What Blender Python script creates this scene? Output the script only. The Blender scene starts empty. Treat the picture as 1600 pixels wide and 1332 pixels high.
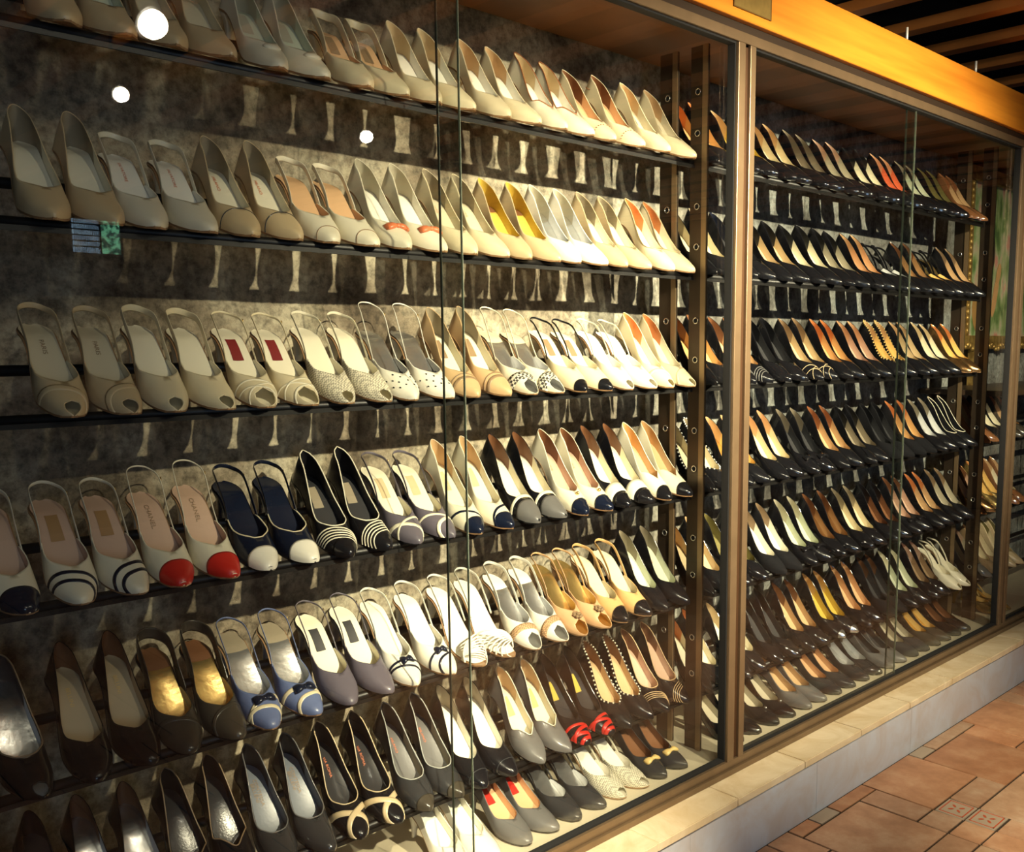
import bpy, bmesh, math, random
import numpy as np
from mathutils import Vector, Matrix, noise

sc = bpy.context.scene
COL = sc.collection
R = math.radians
random.seed(7)

# ------------------------------------------------------------------ camera
cam_data = bpy.data.cameras.new('camera'); cam = bpy.data.objects.new('camera', cam_data); COL.objects.link(cam)
cam.location = (1.48, 0.0, 1.314)
yaw, pitch = 0.764307, -0.132211
cam.rotation_euler = (math.pi/2 + pitch, -0.0003, yaw)
cam_data.sensor_width = 36.0
cam_data.lens = 1514.96/1600*36
cam_data.shift_x = -160.0/1600
cam_data.shift_y = 72.8/1600
cam_data.clip_start = 0.02
sc.camera = cam

# ------------------------------------------------------------------ world + exposure
w = bpy.data.worlds.new('world'); sc.world = w; w.use_nodes = True
bg = w.node_tree.nodes['Background']; bg.inputs[0].default_value = (1.0, .80, .55, 1); bg.inputs[1].default_value = .006
vs = sc.view_settings
vs.view_transform = 'Standard'; vs.look = 'None'; vs.gamma = 1; vs.use_curve_mapping = False; vs.exposure = 0.1

# ------------------------------------------------------------------ lights of the room
WARM = (1.0, .865, .60)
def spot(loc, aim, energy, angle, blend, size, color=WARM):
    l = bpy.data.lights.new('spot_light', 'SPOT'); l.energy = energy; l.spot_size = R(angle); l.spot_blend = blend
    l.shadow_soft_size = size; l.color = color
    o = bpy.data.objects.new('spot_light', l); COL.objects.link(o); o.location = loc
    o.rotation_euler = (Vector(aim)-Vector(loc)).to_track_quat('-Z', 'Y').to_euler()
    return o
LAMPS = [  # bulb position, bulb radius, [(aim, energy, angle, blend)]
    ((1.42, 1.167, 2.20), .038, [((-.10, 1.90, 1.25), 60, 60, .9)]),
    ((2.30, 1.394, 2.20), .025, [((-.10, 1.68, 1.20), 740, 48, 1.0), ((-.10, 1.10, .58), 480, 19, 1.0)]),
    ((2.29, 2.394, 2.20), .025, [((-.10, 2.70, 1.30), 850, 60, 1.0), ((-.10, 1.90, 1.62), 340, 26, 1.0), ((-.30, 4.30, 1.20), 520, 34, 1.0)]),
    ((1.75, .25, 2.20), .034, [((.08, 1.30, .15), 680, 21, 1.0), ((1.15, 2.9, .0), 800, 36, 1.0)]),
]
for loc, r, sp in LAMPS:
    for aim, e, a, b in sp:
        d = (Vector(aim)-Vector(loc)).normalized()
        spot(Vector(loc)+d*(r+.02), aim, e, a, b, .02)
def area(loc, aim, energy, sx, sy, color):
    l = bpy.data.lights.new('area_light', 'AREA'); l.energy = energy; l.shape = 'RECTANGLE'; l.size = sx; l.size_y = sy; l.color = color
    o = bpy.data.objects.new('area_light', l); COL.objects.link(o); o.location = loc
    o.rotation_euler = (Vector(aim)-Vector(loc)).to_track_quat('-Z', 'Y').to_euler()
    return o
area((5.7, -1.4, 1.3), (.1, 3.6, .1), 45, 1.2, 1.8, (.50, .70, 1.0))     # cool fill light added behind the camera, clear of the glass reflections

# ------------------------------------------------------------------ materials
_m = {}
def mat(key, col=(.5, .5, .5), rough=.5, metal=0.0, spec=.5, coat=0.0, bump=0.0, bscale=60.0, vary=0.0, vscale=8.0, emit=None, estr=0.0, col2=None):
    if key in _m: return _m[key]
    m = bpy.data.materials.new(key); m.use_nodes = True; nt = m.node_tree; b = nt.nodes['Principled BSDF']
    b.inputs['Base Color'].default_value = (*col, 1); b.inputs['Roughness'].default_value = rough
    b.inputs['Metallic'].default_value = metal; b.inputs['Specular IOR Level'].default_value = spec
    b.inputs['Coat Weight'].default_value = coat; b.inputs['Coat Roughness'].default_value = .12
    tc = nt.nodes.new('ShaderNodeTexCoord')
    if vary > 0 or col2:
        n = nt.nodes.new('ShaderNodeTexNoise'); n.inputs['Scale'].default_value = vscale; n.inputs['Detail'].default_value = 5
        nt.links.new(tc.outputs['Object'], n.inputs['Vector'])
        r = nt.nodes.new('ShaderNodeValToRGB')
        c2 = col2 or tuple(c*(1-vary) for c in col)
        r.color_ramp.elements[0].position = .35; r.color_ramp.elements[0].color = (*c2, 1)
        r.color_ramp.elements[1].position = .65; r.color_ramp.elements[1].color = (*col, 1)
        nt.links.new(n.outputs['Fac'], r.inputs['Fac']); nt.links.new(r.outputs['Color'], b.inputs['Base Color'])
    if bump > 0:
        n = nt.nodes.new('ShaderNodeTexNoise'); n.inputs['Scale'].default_value = bscale; n.inputs['Detail'].default_value = 4
        nt.links.new(tc.outputs['Object'], n.inputs['Vector'])
        bp = nt.nodes.new('ShaderNodeBump'); bp.inputs['Strength'].default_value = bump; bp.inputs['Distance'].default_value = .002
        nt.links.new(n.outputs['Fac'], bp.inputs['Height']); nt.links.new(bp.outputs['Normal'], b.inputs['Normal'])
    if emit:
        b.inputs['Emission Color'].default_value = (*emit, 1); b.inputs['Emission Strength'].default_value = estr
    _m[key] = m
    return m

CC = dict(greek=(.72, .68, .56),  # leather and lining colours, linear
    cream=(.74, .64, .42), offwhite=(.80, .74, .56), white=(.86, .82, .70), beige=(.62, .48, .28), tan=(.62, .42, .22), camel=(.66, .41, .17),
    palegreen=(.62, .64, .48), brown=(.20, .085, .035), rust=(.34, .13, .05), orange=(.64, .25, .08), coral=(.72, .20, .08), yellow=(.62, .44, .07), olive=(.20, .17, .055),
    grey=(.14, .135, .13), palegrey=(.42, .42, .38), darkgrey=(.036, .036, .038), black=(.008, .008, .010), navy=(.007, .011, .026), blue=(.13, .17, .32),
    steel=(.17, .19, .22), purplegrey=(.12, .105, .13), taupe=(.30, .20, .11), red=(.55, .02, .012), peach=(.68, .42, .22), pink=(.62, .42, .30), greybrown=(.060, .050, .037),
    insole=(.66, .58, .40), silver=(.72, .72, .70), gold=(.85, .60, .22), bronze=(.42, .24, .10), maroon=(.20, .02, .02), sole=(.30, .17, .08), wood=(.42, .22, .09))
def lea(c, kind='leather'):
    col = CC[c]
    if kind == 'leather': return mat('leather_'+c, col, .21 if max(col) < .1 else .36, 0, .38 if max(col) < .1 else .5, .15, .12, 260)
    if kind == 'patent': return mat('patent_'+c, col, .10, 0, .6, .6)
    if kind == 'suede': return mat('suede_'+c, col, .9, 0, .2, 0, .3, 500)
    if kind == 'metal': return mat('foil_'+c, col, .24, .92, .5, 0, .35, 45)
    if kind == 'lining': return mat('lining_'+c, {'grey': (.30, .25, .17), 'palegrey': (.50, .45, .33)}.get(c, col), .48, 0, .4, 0, .05, 120)
    if kind == 'woven': return woven(c)
def woven(c):
    key = 'woven_'+c; dk = .06 if c == 'greek' else .42
    if key in _m: return _m[key]
    m = mat(key, CC[c], .7)
    nt = m.node_tree; b = nt.nodes['Principled BSDF']; tc = [n for n in nt.nodes if n.type == 'TEX_COORD'][0]
    k = nt.nodes.new('ShaderNodeTexChecker'); k.inputs['Scale'].default_value = 170 if c == 'greek' else 300
    k.inputs['Color1'].default_value = (*CC[c], 1); k.inputs['Color2'].default_value = (*[v*dk for v in CC[c]], 1)
    nt.links.new(tc.outputs['Object'], k.inputs['Vector']); nt.links.new(k.outputs['Color'], b.inputs['Base Color'])
    return m

# ------------------------------------------------------------------ mesh helpers
def link(name, me, m=None, parent=None):
    o = bpy.data.objects.new(name, me); COL.objects.link(o)
    if m is not None:
        if not isinstance(m, (list, tuple)): m = [m]
        idx = [p.material_index for p in me.polygons] if len(m) > 1 else None
        me.materials.clear()
        for q in m: me.materials.append(q)
        if idx: me.polygons.foreach_set('material_index', idx)
    if parent is not None: o.parent = parent
    return o
def mesh_pydata(name, V, F, smooth=True, merge=False, flat=None):
    me = bpy.data.meshes.new(name)
    bm = bmesh.new()
    vs_ = [bm.verts.new(v) for v in V]
    for k, f in enumerate(F):
        try: fc = bm.faces.new([vs_[i] for i in f])
        except ValueError: continue
        fc.smooth = smooth and not (flat and k in flat)
    if merge: bmesh.ops.remove_doubles(bm, verts=bm.verts, dist=2e-5)
    bmesh.ops.recalc_face_normals(bm, faces=bm.faces)
    bm.to_mesh(me); bm.free()
    return me
def box_bm(bm, x0, x1, y0, y1, z0, z1, mi=0):
    v = [bm.verts.new(p) for p in ((x0,y0,z0),(x1,y0,z0),(x1,y1,z0),(x0,y1,z0),(x0,y0,z1),(x1,y0,z1),(x1,y1,z1),(x0,y1,z1))]
    out = []
    for f in ((3,2,1,0),(4,5,6,7),(0,1,5,4),(1,2,6,5),(2,3,7,6),(3,0,4,7)):
        fc = bm.faces.new([v[i] for i in f]); fc.material_index = mi; out.append(fc)
    return v
def boxes(name, L, m, parent=None, bevel=0.0, origin=(0,0,0)):
    bm = bmesh.new()
    for b in L: box_bm(bm, *b)
    if bevel: bmesh.ops.bevel(bm, geom=list(bm.edges), offset=bevel, segments=2, profile=.5, affect='EDGES')
    bmesh.ops.translate(bm, verts=bm.verts, vec=[-c for c in origin])
    me = bpy.data.meshes.new(name); bm.to_mesh(me); bm.free()
    o = link(name, me, m, parent); o.location = origin
    return o
def cyl_mesh(name, p0, p1, r, n=16, r2=None, cap=True):
    p0, p1 = Vector(p0), Vector(p1); d = (p1-p0).normalized()
    a = d.orthogonal().normalized(); b = d.cross(a); r2 = r if r2 is None else r2
    V = []; F = []
    for k in range(n):
        t = 2*math.pi*k/n; V.append(p0+(a*math.cos(t)+b*math.sin(t))*r)
    for k in range(n):
        t = 2*math.pi*k/n; V.append(p1+(a*math.cos(t)+b*math.sin(t))*r2)
    for k in range(n): F.append((k, (k+1) % n, n+(k+1) % n, n+k))
    flat = set()
    if cap: flat = {len(F), len(F)+1}; F += [tuple(range(n))[::-1], tuple(range(n, 2*n))]
    return mesh_pydata(name, V, F, True, flat=flat)
def empty(name, loc, rot=(0,0,0), label=None, cat=None, group=None):
    o = bpy.data.objects.new(name, None); COL.objects.link(o); o.location = loc; o.rotation_euler = rot
    o.empty_display_size = .02
    if label: o['label'] = label
    if cat: o['category'] = cat
    if group: o['group'] = group
    return o
def tag(o, label, cat, group=None):
    o['label'] = label; o['category'] = cat
    if group: o['group'] = group
    return o
def structure(o): o['kind'] = 'structure'; return o

# ================================================================== THE SETTING
# stone wall behind the racks
def stone_mat():
    m = bpy.data.materials.new('rough_stone'); m.use_nodes = True; nt = m.node_tree; b = nt.nodes['Principled BSDF']; L = nt.links
    tc = nt.nodes.new('ShaderNodeTexCoord')
    def noi(scale, detail, rough=.6):
        n = nt.nodes.new('ShaderNodeTexNoise'); n.inputs['Scale'].default_value = scale; n.inputs['Detail'].default_value = detail; n.inputs['Roughness'].default_value = rough
        L.new(tc.outputs['Object'], n.inputs['Vector']); return n
    n1 = noi(4.5, 8, .65); r1 = nt.nodes.new('ShaderNodeValToRGB'); e = r1.color_ramp.elements
    e[0].position = .36; e[0].color = (.16, .125, .085, 1); e[1].position = .60; e[1].color = (.58, .52, .38, 1)
    x = r1.color_ramp.elements.new(.48); x.color = (.36, .30, .21, 1)
    L.new(n1.outputs['Fac'], r1.inputs['Fac'])
    n2 = noi(55, 6, .7); r2 = nt.nodes.new('ShaderNodeValToRGB'); e = r2.color_ramp.elements
    e[0].position = .36; e[0].color = (.30, .30, .30, 1); e[1].position = .58; e[1].color = (1, 1, 1, 1)
    L.new(n2.outputs['Fac'], r2.inputs['Fac'])
    mx = nt.nodes.new('ShaderNodeMixRGB'); mx.blend_type = 'MULTIPLY'; mx.inputs[0].default_value = .8
    L.new(r1.outputs['Color'], mx.inputs[1]); L.new(r2.outputs['Color'], mx.inputs[2])
    # same stone; bluish shade of the far half is multiplied into its colour
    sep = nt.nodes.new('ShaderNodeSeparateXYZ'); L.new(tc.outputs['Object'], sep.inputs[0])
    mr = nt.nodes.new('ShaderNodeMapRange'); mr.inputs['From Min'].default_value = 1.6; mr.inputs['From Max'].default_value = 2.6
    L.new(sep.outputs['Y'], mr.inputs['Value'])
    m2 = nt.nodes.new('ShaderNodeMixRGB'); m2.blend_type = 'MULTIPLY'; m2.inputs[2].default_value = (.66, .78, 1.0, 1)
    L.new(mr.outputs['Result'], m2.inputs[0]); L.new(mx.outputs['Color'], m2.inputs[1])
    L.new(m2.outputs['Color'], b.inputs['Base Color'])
    b.inputs['Roughness'].default_value = .85; b.inputs['Specular IOR Level'].default_value = .3
    n3 = noi(38, 9, .75); bp = nt.nodes.new('ShaderNodeBump'); bp.inputs['Strength'].default_value = .8; bp.inputs['Distance'].default_value = .008
    L.new(n3.outputs['Fac'], bp.inputs['Height']); L.new(bp.outputs['Normal'], b.inputs['Normal'])
    return m
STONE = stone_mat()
def stone_wall():
    ny, nz = 300, 90; Y0, Y1, Z0, Z1 = -2.6, 7.6, 0.0, 2.40
    V = []; F = []
    for j in range(nz+1):
        for i in range(ny+1):
            y = Y0+(Y1-Y0)*i/ny; z = Z0+(Z1-Z0)*j/nz
            p = Vector((y*3.1, z*3.1, 0)); q = Vector((y*11, z*11, 4))
            V.append((-.425 + .010*noise.noise(p) + .005*noise.noise(q), y, z))
    for j in range(nz):
        for i in range(ny):
            a = j*(ny+1)+i; F.append((a, a+1, a+ny+2, a+ny+1))
    nb = len(V); V += [(-.60, Y0, Z0), (-.60, Y1, Z0), (-.60, Y0, Z1), (-.60, Y1, Z1)]
    F.append((nb, nb+2, nb+3, nb+1))
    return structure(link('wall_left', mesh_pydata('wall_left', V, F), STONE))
stone_wall()
PLASTER = mat('dark_plaster', (.012, .009, .007), .9, vary=.4, vscale=3)
structure(boxes('wall_right', [(6.0, 6.15, -2.6, 7.6, 0, 3.1)], PLASTER))
structure(boxes('wall_back', [(-.6, 6.15, -2.75, -2.6, 0, 3.1)], PLASTER))
structure(boxes('wall_front', [(-.6, 6.15, 7.6, 7.75, 0, 3.1)], PLASTER))
structure(boxes('ceiling', [(-.6, 6.15, -2.75, 7.75, 2.72, 2.8), (-.6, -.43, -2.6, 7.6, 2.40, 2.72)], mat('ceiling_boards', (.006, .005, .004), .95)))

# timber rafters, lowest over the cabinet line
RAFT = mat('rafter_wood', (.62, .21, .040), .5, col2=(.44, .14, .025), vscale=5, bump=.2, bscale=30)
k = 1
for i in range(-6, 13):
    yc = 3.06+.32*i - .03
    for xa in (-.425,):
        x1 = 6.0; z0 = z1 = 2.41
        V = [(xa, yc-.03, z0), (xa, yc+.03, z0), (xa, yc-.03, z0+.035), (xa, yc+.03, z0+.035), (x1, yc-.03, z1), (x1, yc+.03, z1), (x1, yc-.03, z1+.035), (x1, yc+.03, z1+.035)]
        F = [(0,1,3,2), (4,6,7,5), (0,4,5,1), (2,3,7,6), (0,2,6,4), (1,5,7,3)]
        structure(link('trim_%d' % k, mesh_pydata('rafter', V, F, False), RAFT)); k += 1

# terracotta floor
def tile_mat(name, c1, c2, c3):
    m = bpy.data.materials.new(name); m.use_nodes = True; nt = m.node_tree; b = nt.nodes['Principled BSDF']; L = nt.links
    tc = nt.nodes.new('ShaderNodeTexCoord'); n = nt.nodes.new('ShaderNodeTexNoise'); n.inputs['Scale'].default_value = 9; n.inputs['Detail'].default_value = 8; n.inputs['Roughness'].default_value = .65
    L.new(tc.outputs['Object'], n.inputs['Vector'])
    r = nt.nodes.new('ShaderNodeValToRGB'); e = r.color_ramp.elements; e[0].position = .32; e[0].color = (*c1, 1); e[1].position = .68; e[1].color = (*c3, 1)
    x = e.new(.5); x.color = (*c2, 1); L.new(n.outputs['Fac'], r.inputs['Fac'])
    a = nt.nodes.new('ShaderNodeAttribute'); a.attribute_name = 'tone'
    mx = nt.nodes.new('ShaderNodeMixRGB'); mx.blend_type = 'MULTIPLY'; mx.inputs[0].default_value = 1
    L.new(r.outputs['Color'], mx.inputs[1]); L.new(a.outputs['Color'], mx.inputs[2]); L.new(mx.outputs['Color'], b.inputs['Base Color'])
    n2 = nt.nodes.new('ShaderNodeTexNoise'); n2.inputs['Scale'].default_value = 70; n2.inputs['Detail'].default_value = 5; L.new(tc.outputs['Object'], n2.inputs['Vector'])
    bp = nt.nodes.new('ShaderNodeBump'); bp.inputs['Strength'].default_value = .25; bp.inputs['Distance'].default_value = .003
    L.new(n2.outputs['Fac'], bp.inputs['Height']); L.new(bp.outputs['Normal'], b.inputs['Normal'])
    b.inputs['Roughness'].default_value = .42; b.inputs['Specular IOR Level'].default_value = .4
    return m
TERRA = tile_mat('terracotta_tile', (.46, .24, .13), (.60, .33, .19), (.72, .47, .30))
GROUT = mat('grout', (.045, .028, .016), .95, bump=.3)
DECO = mat('red_glaze', (.55, .10, .035), .4)
PALE = mat('pale_glaze', (.46, .36, .26), .5, bump=.3, bscale=120)
def floor_tiles():
    ux, uy = .090, .0985; X0, Y0 = .15, 2.413
    I0, I1, J0, J1 = -1, 64, -50, 52
    occ = set(); tiles = []
    def put(i, j, w_, h_, kind=0):
        cells = [(i+a, j+b) for a in range(w_) for b in range(h_)]
        if any(c in occ or not (I0 <= c[0] < I1 and J0 <= c[1] < J1) for c in cells): return False
        occ.update(cells); tiles.append((i, j, w_, h_, kind)); return True
    for t in ((-1,1,3,3), (2,1,1,1,1), (3,1,1,1,1), (2,2,1,2), (3,2,3,3), (0,0,2,1), (2,0,1,1), (3,0,1,1), (0,-3,3,3), (3,-2,1,2), (4,-3,3,3), (-1,-1,1,2), (-1,-2,1,1,1),
              (4,0,2,1), (4,1,2,1), (-1,4,1,1,2), (0,4,3,3), (-1,5,1,3), (0,7,2,1), (2,7,1,1), (-1,8,3,3), (3,5,1,2), (3,7,1,1,2), (2,8,1,2)): put(*t)
    rnd = random.Random(3)
    for j in range(J0, J1):
        for i in range(I0, I1):
            if (i, j) in occ: continue
            opts = [(3,3), (2,1), (1,2), (2,2), (1,1)] if rnd.random() < .75 else [(2,1), (1,2), (1,1)]
            for w_, h_ in opts:
                if put(i, j, w_, h_): break
    bm = bmesh.new(); cl = bm.loops.layers.color.new('tone')
    box_bm(bm, -.6, 6.0, -2.6, 7.6, -.06, -.0035, 1)
    g = .0036
    for i, j, w_, h_, kd in tiles:
        jx, jy = rnd.uniform(-.0012, .0012), rnd.uniform(-.0012, .0012)
        x0 = max(X0+ux*i+g+jx, .104); x1 = min(X0+ux*(i+w_)-g+jx, 5.99); y0 = max(Y0+uy*j+g+jy, -2.59); y1 = min(Y0+uy*(j+h_)-g+jy, 7.59)
        if x1-x0 < .01 or y1-y0 < .01: continue
        t = rnd.uniform(.86, 1.02); tr = rnd.uniform(.93, 1.05)
        n0 = len(bm.faces); box_bm(bm, x0, x1, y0, y1, -.0045, 0.0, 3 if kd else 0)
        bm.faces.ensure_lookup_table()
        for f in bm.faces[n0:]:
            for lp in f.loops: lp[cl] = (min(t,1.0), min(t*tr,1.0), min(t*tr*tr,1.0), 1)
        if kd == 1 and x1-x0 > .05:
            c = ((x0+x1)/2, (y0+y1)/2); hx, hy = (x1-x0)/2-.006, (y1-y0)/2-.006
            for a, b_, c_, d_ in ((-hx, hx, -hy, -hy+.0035), (-hx, hx, hy-.0035, hy), (-hx, -hx+.0035, -hy, hy), (hx-.0035, hx, -hy, hy)):
                box_bm(bm, c[0]+a, c[0]+b_, c[1]+c_, c[1]+d_, -.001, .0006, 2)
            for q in range(4):
                an = math.pi/4+q*math.pi/2; px, py = c[0]+.016*math.cos(an), c[1]+.016*math.sin(an)
                V = [bm.verts.new((px+.009*math.cos(t_)*math.cos(an)-.0042*math.sin(t_)*math.sin(an), py+.009*math.cos(t_)*math.sin(an)+.0042*math.sin(t_)*math.cos(an), .0008)) for t_ in [2*math.pi*s/10 for s in range(10)]]
                f = bm.faces.new(V); f.material_index = 2
    me = bpy.data.meshes.new('floor'); bm.to_mesh(me); bm.free()
    structure(link('floor', me, [TERRA, GROUT, DECO, PALE]))
floor_tiles()

# marble step: slabs laid end to end on a riser
def marble(name, base, vein, rough):
    m = bpy.data.materials.new(name); m.use_nodes = True; nt = m.node_tree; b = nt.nodes['Principled BSDF']; L = nt.links
    tc = nt.nodes.new('ShaderNodeTexCoord')
    n = nt.nodes.new('ShaderNodeTexNoise'); n.inputs['Scale'].default_value = 6; n.inputs['Detail'].default_value = 9; n.inputs['Distortion'].default_value = 1.4; n.inputs['Roughness'].default_value = .62
    L.new(tc.outputs['Object'], n.inputs['Vector'])
    r = nt.nodes.new('ShaderNodeValToRGB'); e = r.color_ramp.elements; e[0].position = .34; e[0].color = (*vein, 1); e[1].position = .62; e[1].color = (*base, 1)
    L.new(n.outputs['Fac'], r.inputs['Fac']); L.new(r.outputs['Color'], b.inputs['Base Color'])
    b.inputs['Roughness'].default_value = rough
    return m
M_TOP = marble('polished_marble', (.72, .61, .42), (.58, .45, .27), .24)
M_RIS = marble('cool_lit_marble', (.50, .55, .62), (.46, .44, .44), .30)  # grey-white marble with the cool light on the riser mixed into its blue
def step():
    bm = bmesh.new(); rnd = random.Random(5)
    ys = [1.878+.3035*i for i in range(-14, 19)]
    for a, b_ in zip(ys[:-1], ys[1:]):
        v = box_bm(bm, -.30, .111+rnd.uniform(-.001, .001), a+.0009, b_-.0009, .160, .182)
    bmesh.ops.bevel(bm, geom=list(bm.edges), offset=.0022, segments=2, affect='EDGES')
    ys = [1.70+.56*i for i in range(-8, 10)]
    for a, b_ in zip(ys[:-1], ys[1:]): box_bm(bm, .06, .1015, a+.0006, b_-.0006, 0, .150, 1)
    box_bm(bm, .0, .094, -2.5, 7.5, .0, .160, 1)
    me = bpy.data.meshes.new('marble_step'); bm.to_mesh(me); bm.free()
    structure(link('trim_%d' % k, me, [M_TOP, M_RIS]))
step()

# ================================================================== DISPLAY CABINET
BRONZE = mat('bronze_frame', (.22, .15, .085), .34, .55, vary=.12, vscale=20)
BRONZE_D = mat('bronze_frame_dark', (.045, .030, .020), .42, .4)
RUBBER = mat('black_gasket', (.004, .004, .004), .9)
YM = [.2525, 1.9975, 3.7425, 5.4875]    # mullion centres
cab = empty('display_case', (0, 2.9, .182), label='long glazed display case with bronze frame and sliding glass doors standing on the marble step', cat='display case')
def cbox(name, L, m, bevel=0): 
    o = boxes(name, L, m, cab, bevel); o.location = (0, -2.9, -.182); return o
HM = .035; ZB, ZT = .219, 2.032
cbox('bottom_rail', [(-.020, .018, YM[0]-HM, YM[-1]+HM, .182, .198), (-.020, .010, YM[0]-HM, YM[-1]+HM, .198, .219)], BRONZE, .001)
cbox('top_rail', [(-.020, .012, YM[0]-HM, YM[-1]+HM, ZT, ZT+.024)], BRONZE, .001)
cbox('top_rail', [(-.020, .004, YM[0]-HM, YM[-1]+HM, ZT+.0245, 2.10)], BRONZE_D)
for ym in YM:
    m_ = cbox('mullion', [(-.020, .012, ym-HM, ym-.0075, ZB, ZT), (-.020, .012, ym+.0125, ym+HM, ZB, ZT)], BRONZE, .0015)
    g = boxes('groove', [(-.019, .004, ym-.0085, ym+.0135, ZB, ZT)], mat('bronze_groove', (.09, .045, .022), .35, .5), m_)
    for s in (-1, 1):
        boxes('gasket', [(-.019, .003, ym+s*HM, ym+s*(HM+.004), ZB, ZT)] if s > 0 else [(-.019, .003, ym-HM-.004, ym-HM, ZB, ZT)], RUBBER, m_)
boxes_floor = cbox('base_board', [(-.405, -.021, YM[0]-HM, YM[-1]+HM, .1825, .200)], mat('cream_board', (.66, .58, .42), .5))
cbox('gasket', [(-.018, .004, YM[0], YM[-1], ZT-.005, ZT)], RUBBER)
cbox('gasket', [(-.018, .002, YM[0], YM[-1], ZB, ZB+.005)], RUBBER)
cbox('end_panel', [(-.405, -.021, YM[0]-HM, YM[0]-HM+.012, .201, 2.10)], BRONZE_D)
cbox('end_panel', [(-.405, -.021, YM[-1]+HM-.012, YM[-1]+HM, .201, 2.10)], BRONZE_D)
cbox('top_board', [(-.405, -.021, YM[0]-HM, YM[-1]+HM, 2.088, 2.104)], mat('stained_soffit', (.20, .075, .02), .5, vary=.3, vscale=6))
def glass_mat():
    m = bpy.data.materials.new('clear_glass'); m.use_nodes = True; nt = m.node_tree; L = nt.links
    for n in list(nt.nodes): nt.nodes.remove(n)
    out = nt.nodes.new('ShaderNodeOutputMaterial'); mix = nt.nodes.new('ShaderNodeMixShader')
    tr = nt.nodes.new('ShaderNodeBsdfTransparent'); tr.inputs[0].default_value = (.975, .985, .975, 1)
    gl = nt.nodes.new('ShaderNodeBsdfGlossy'); gl.inputs['Roughness'].default_value = 0.0
    fr = nt.nodes.new('ShaderNodeFresnel'); ge = nt.nodes.new('ShaderNodeNewGeometry')
    mr = nt.nodes.new('ShaderNodeMapRange'); mr.inputs['To Min'].default_value = 1.5; mr.inputs['To Max'].default_value = 1/1.5
    L.new(ge.outputs['Backfacing'], mr.inputs['Value']); L.new(mr.outputs['Result'], fr.inputs['IOR'])
    L.new(fr.outputs[0], mix.inputs[0]); L.new(tr.outputs[0], mix.inputs[1]); L.new(gl.outputs[0], mix.inputs[2]); L.new(mix.outputs[0], out.inputs[0])
    return m
GLASS = glass_mat()
EDGE = mat('polished_glass_edge', (.24, .29, .22), .15)
for b_ in range(3):
    ya, yb = YM[b_]+HM, YM[b_+1]-HM; mid = (ya+yb)/2 - (.008 if b_ == 0 else -.005)
    p1 = cbox('glass_door', [(-.008, -.002, ya+.003, mid+.0200, ZB+.004, ZT-.004)], GLASS)
    p2 = cbox('glass_door', [(-.0175, -.0115, mid-.0200, yb-.003, ZB+.004, ZT-.004)], GLASS)
    boxes('glass_edge', [(-.008, -.002, mid+.0200, mid+.0208, ZB+.004, ZT-.004)], EDGE, p1)
    boxes('glass_edge', [(-.0175, -.0115, mid-.0212, mid-.0200, ZB+.004, ZT-.004)], mat('dark_glass_edge', (.03, .04, .03), .3), p2)

# orange timber beam over the case
def beam_mat():
    m = mat('varnished_orange_wood', (.78, .27, .022), .38, coat=.3, bump=.1, bscale=20)
    nt = m.node_tree; L = nt.links; b = nt.nodes['Principled BSDF']; tc = [n for n in nt.nodes if n.type == 'TEX_COORD'][0]
    mp = nt.nodes.new('ShaderNodeMapping'); mp.inputs['Scale'].default_value = (10, .7, 14); L.new(tc.outputs['Object'], mp.inputs[0])
    n = nt.nodes.new('ShaderNodeTexNoise'); n.inputs['Scale'].default_value = 2.2; n.inputs['Detail'].default_value = 6; L.new(mp.outputs[0], n.inputs['Vector'])
    r = nt.nodes.new('ShaderNodeValToRGB'); e = r.color_ramp.elements; e[0].position = .3; e[0].color = (.62, .19, .014, 1); e[1].position = .65; e[1].color = (.84, .31, .028, 1)
    L.new(n.outputs['Fac'], r.inputs['Fac']); L.new(r.outputs['Color'], b.inputs['Base Color'])
    return m
bo = boxes('timber_beam', [(-.045, .022, -2.5, 7.5, 2.078, 2.208)], beam_mat(), None, .003, (0, 2.5, 2.078))
tag(bo, 'varnished orange timber beam running along the top of the display case', 'beam')
# brass plaque on the beam
pl = empty('wall_plaque', (.0225, 1.998, 2.099), label='small brass plaque with red line of lettering screwed to the orange beam', cat='sign')
boxes('plate', [(0, .002, -.076, .076, 0, .098)], mat('brushed_brass', (.40, .27, .08), .38, .5, vary=.15, vscale=60), pl)
boxes('border', [(0, .003, -.076, -.0735, 0, .098), (0, .003, .0735, .076, 0, .098), (0, .003, -.0735, .0735, 0, .0025), (0, .003, -.0735, .0735, .0955, .098)], mat('plaque_rim', (.30, .19, .06), .3, .6), pl)
boxes('red_lettering', [(0, .0026, -.005, .066, .071, .077), (0, .0026, -.066, -.012, .071, .077)], mat('red_paint', (.75, .07, .03), .5), pl)
# pegs standing on the beam
for i, y in enumerate((1.86, 2.335, 2.81, 3.295)):
    o = link('metal_peg', cyl_mesh('metal_peg', (0, 0, 0), (0, 0, .045), .004, 10), mat('white_metal', (.8, .78, .7), .3, .3)); o.location = (.0, y, 2.2085)
    tag(o, ['pale metal peg standing on the beam left of the brass plaque', 'pale metal peg on the orange beam, first one right of the brass plaque', 'pale metal peg on the orange beam, second one right of the brass plaque', 'pale metal peg on the orange beam, farthest from the brass plaque'][i], 'peg', 'metal pegs on top of the beam')

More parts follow.
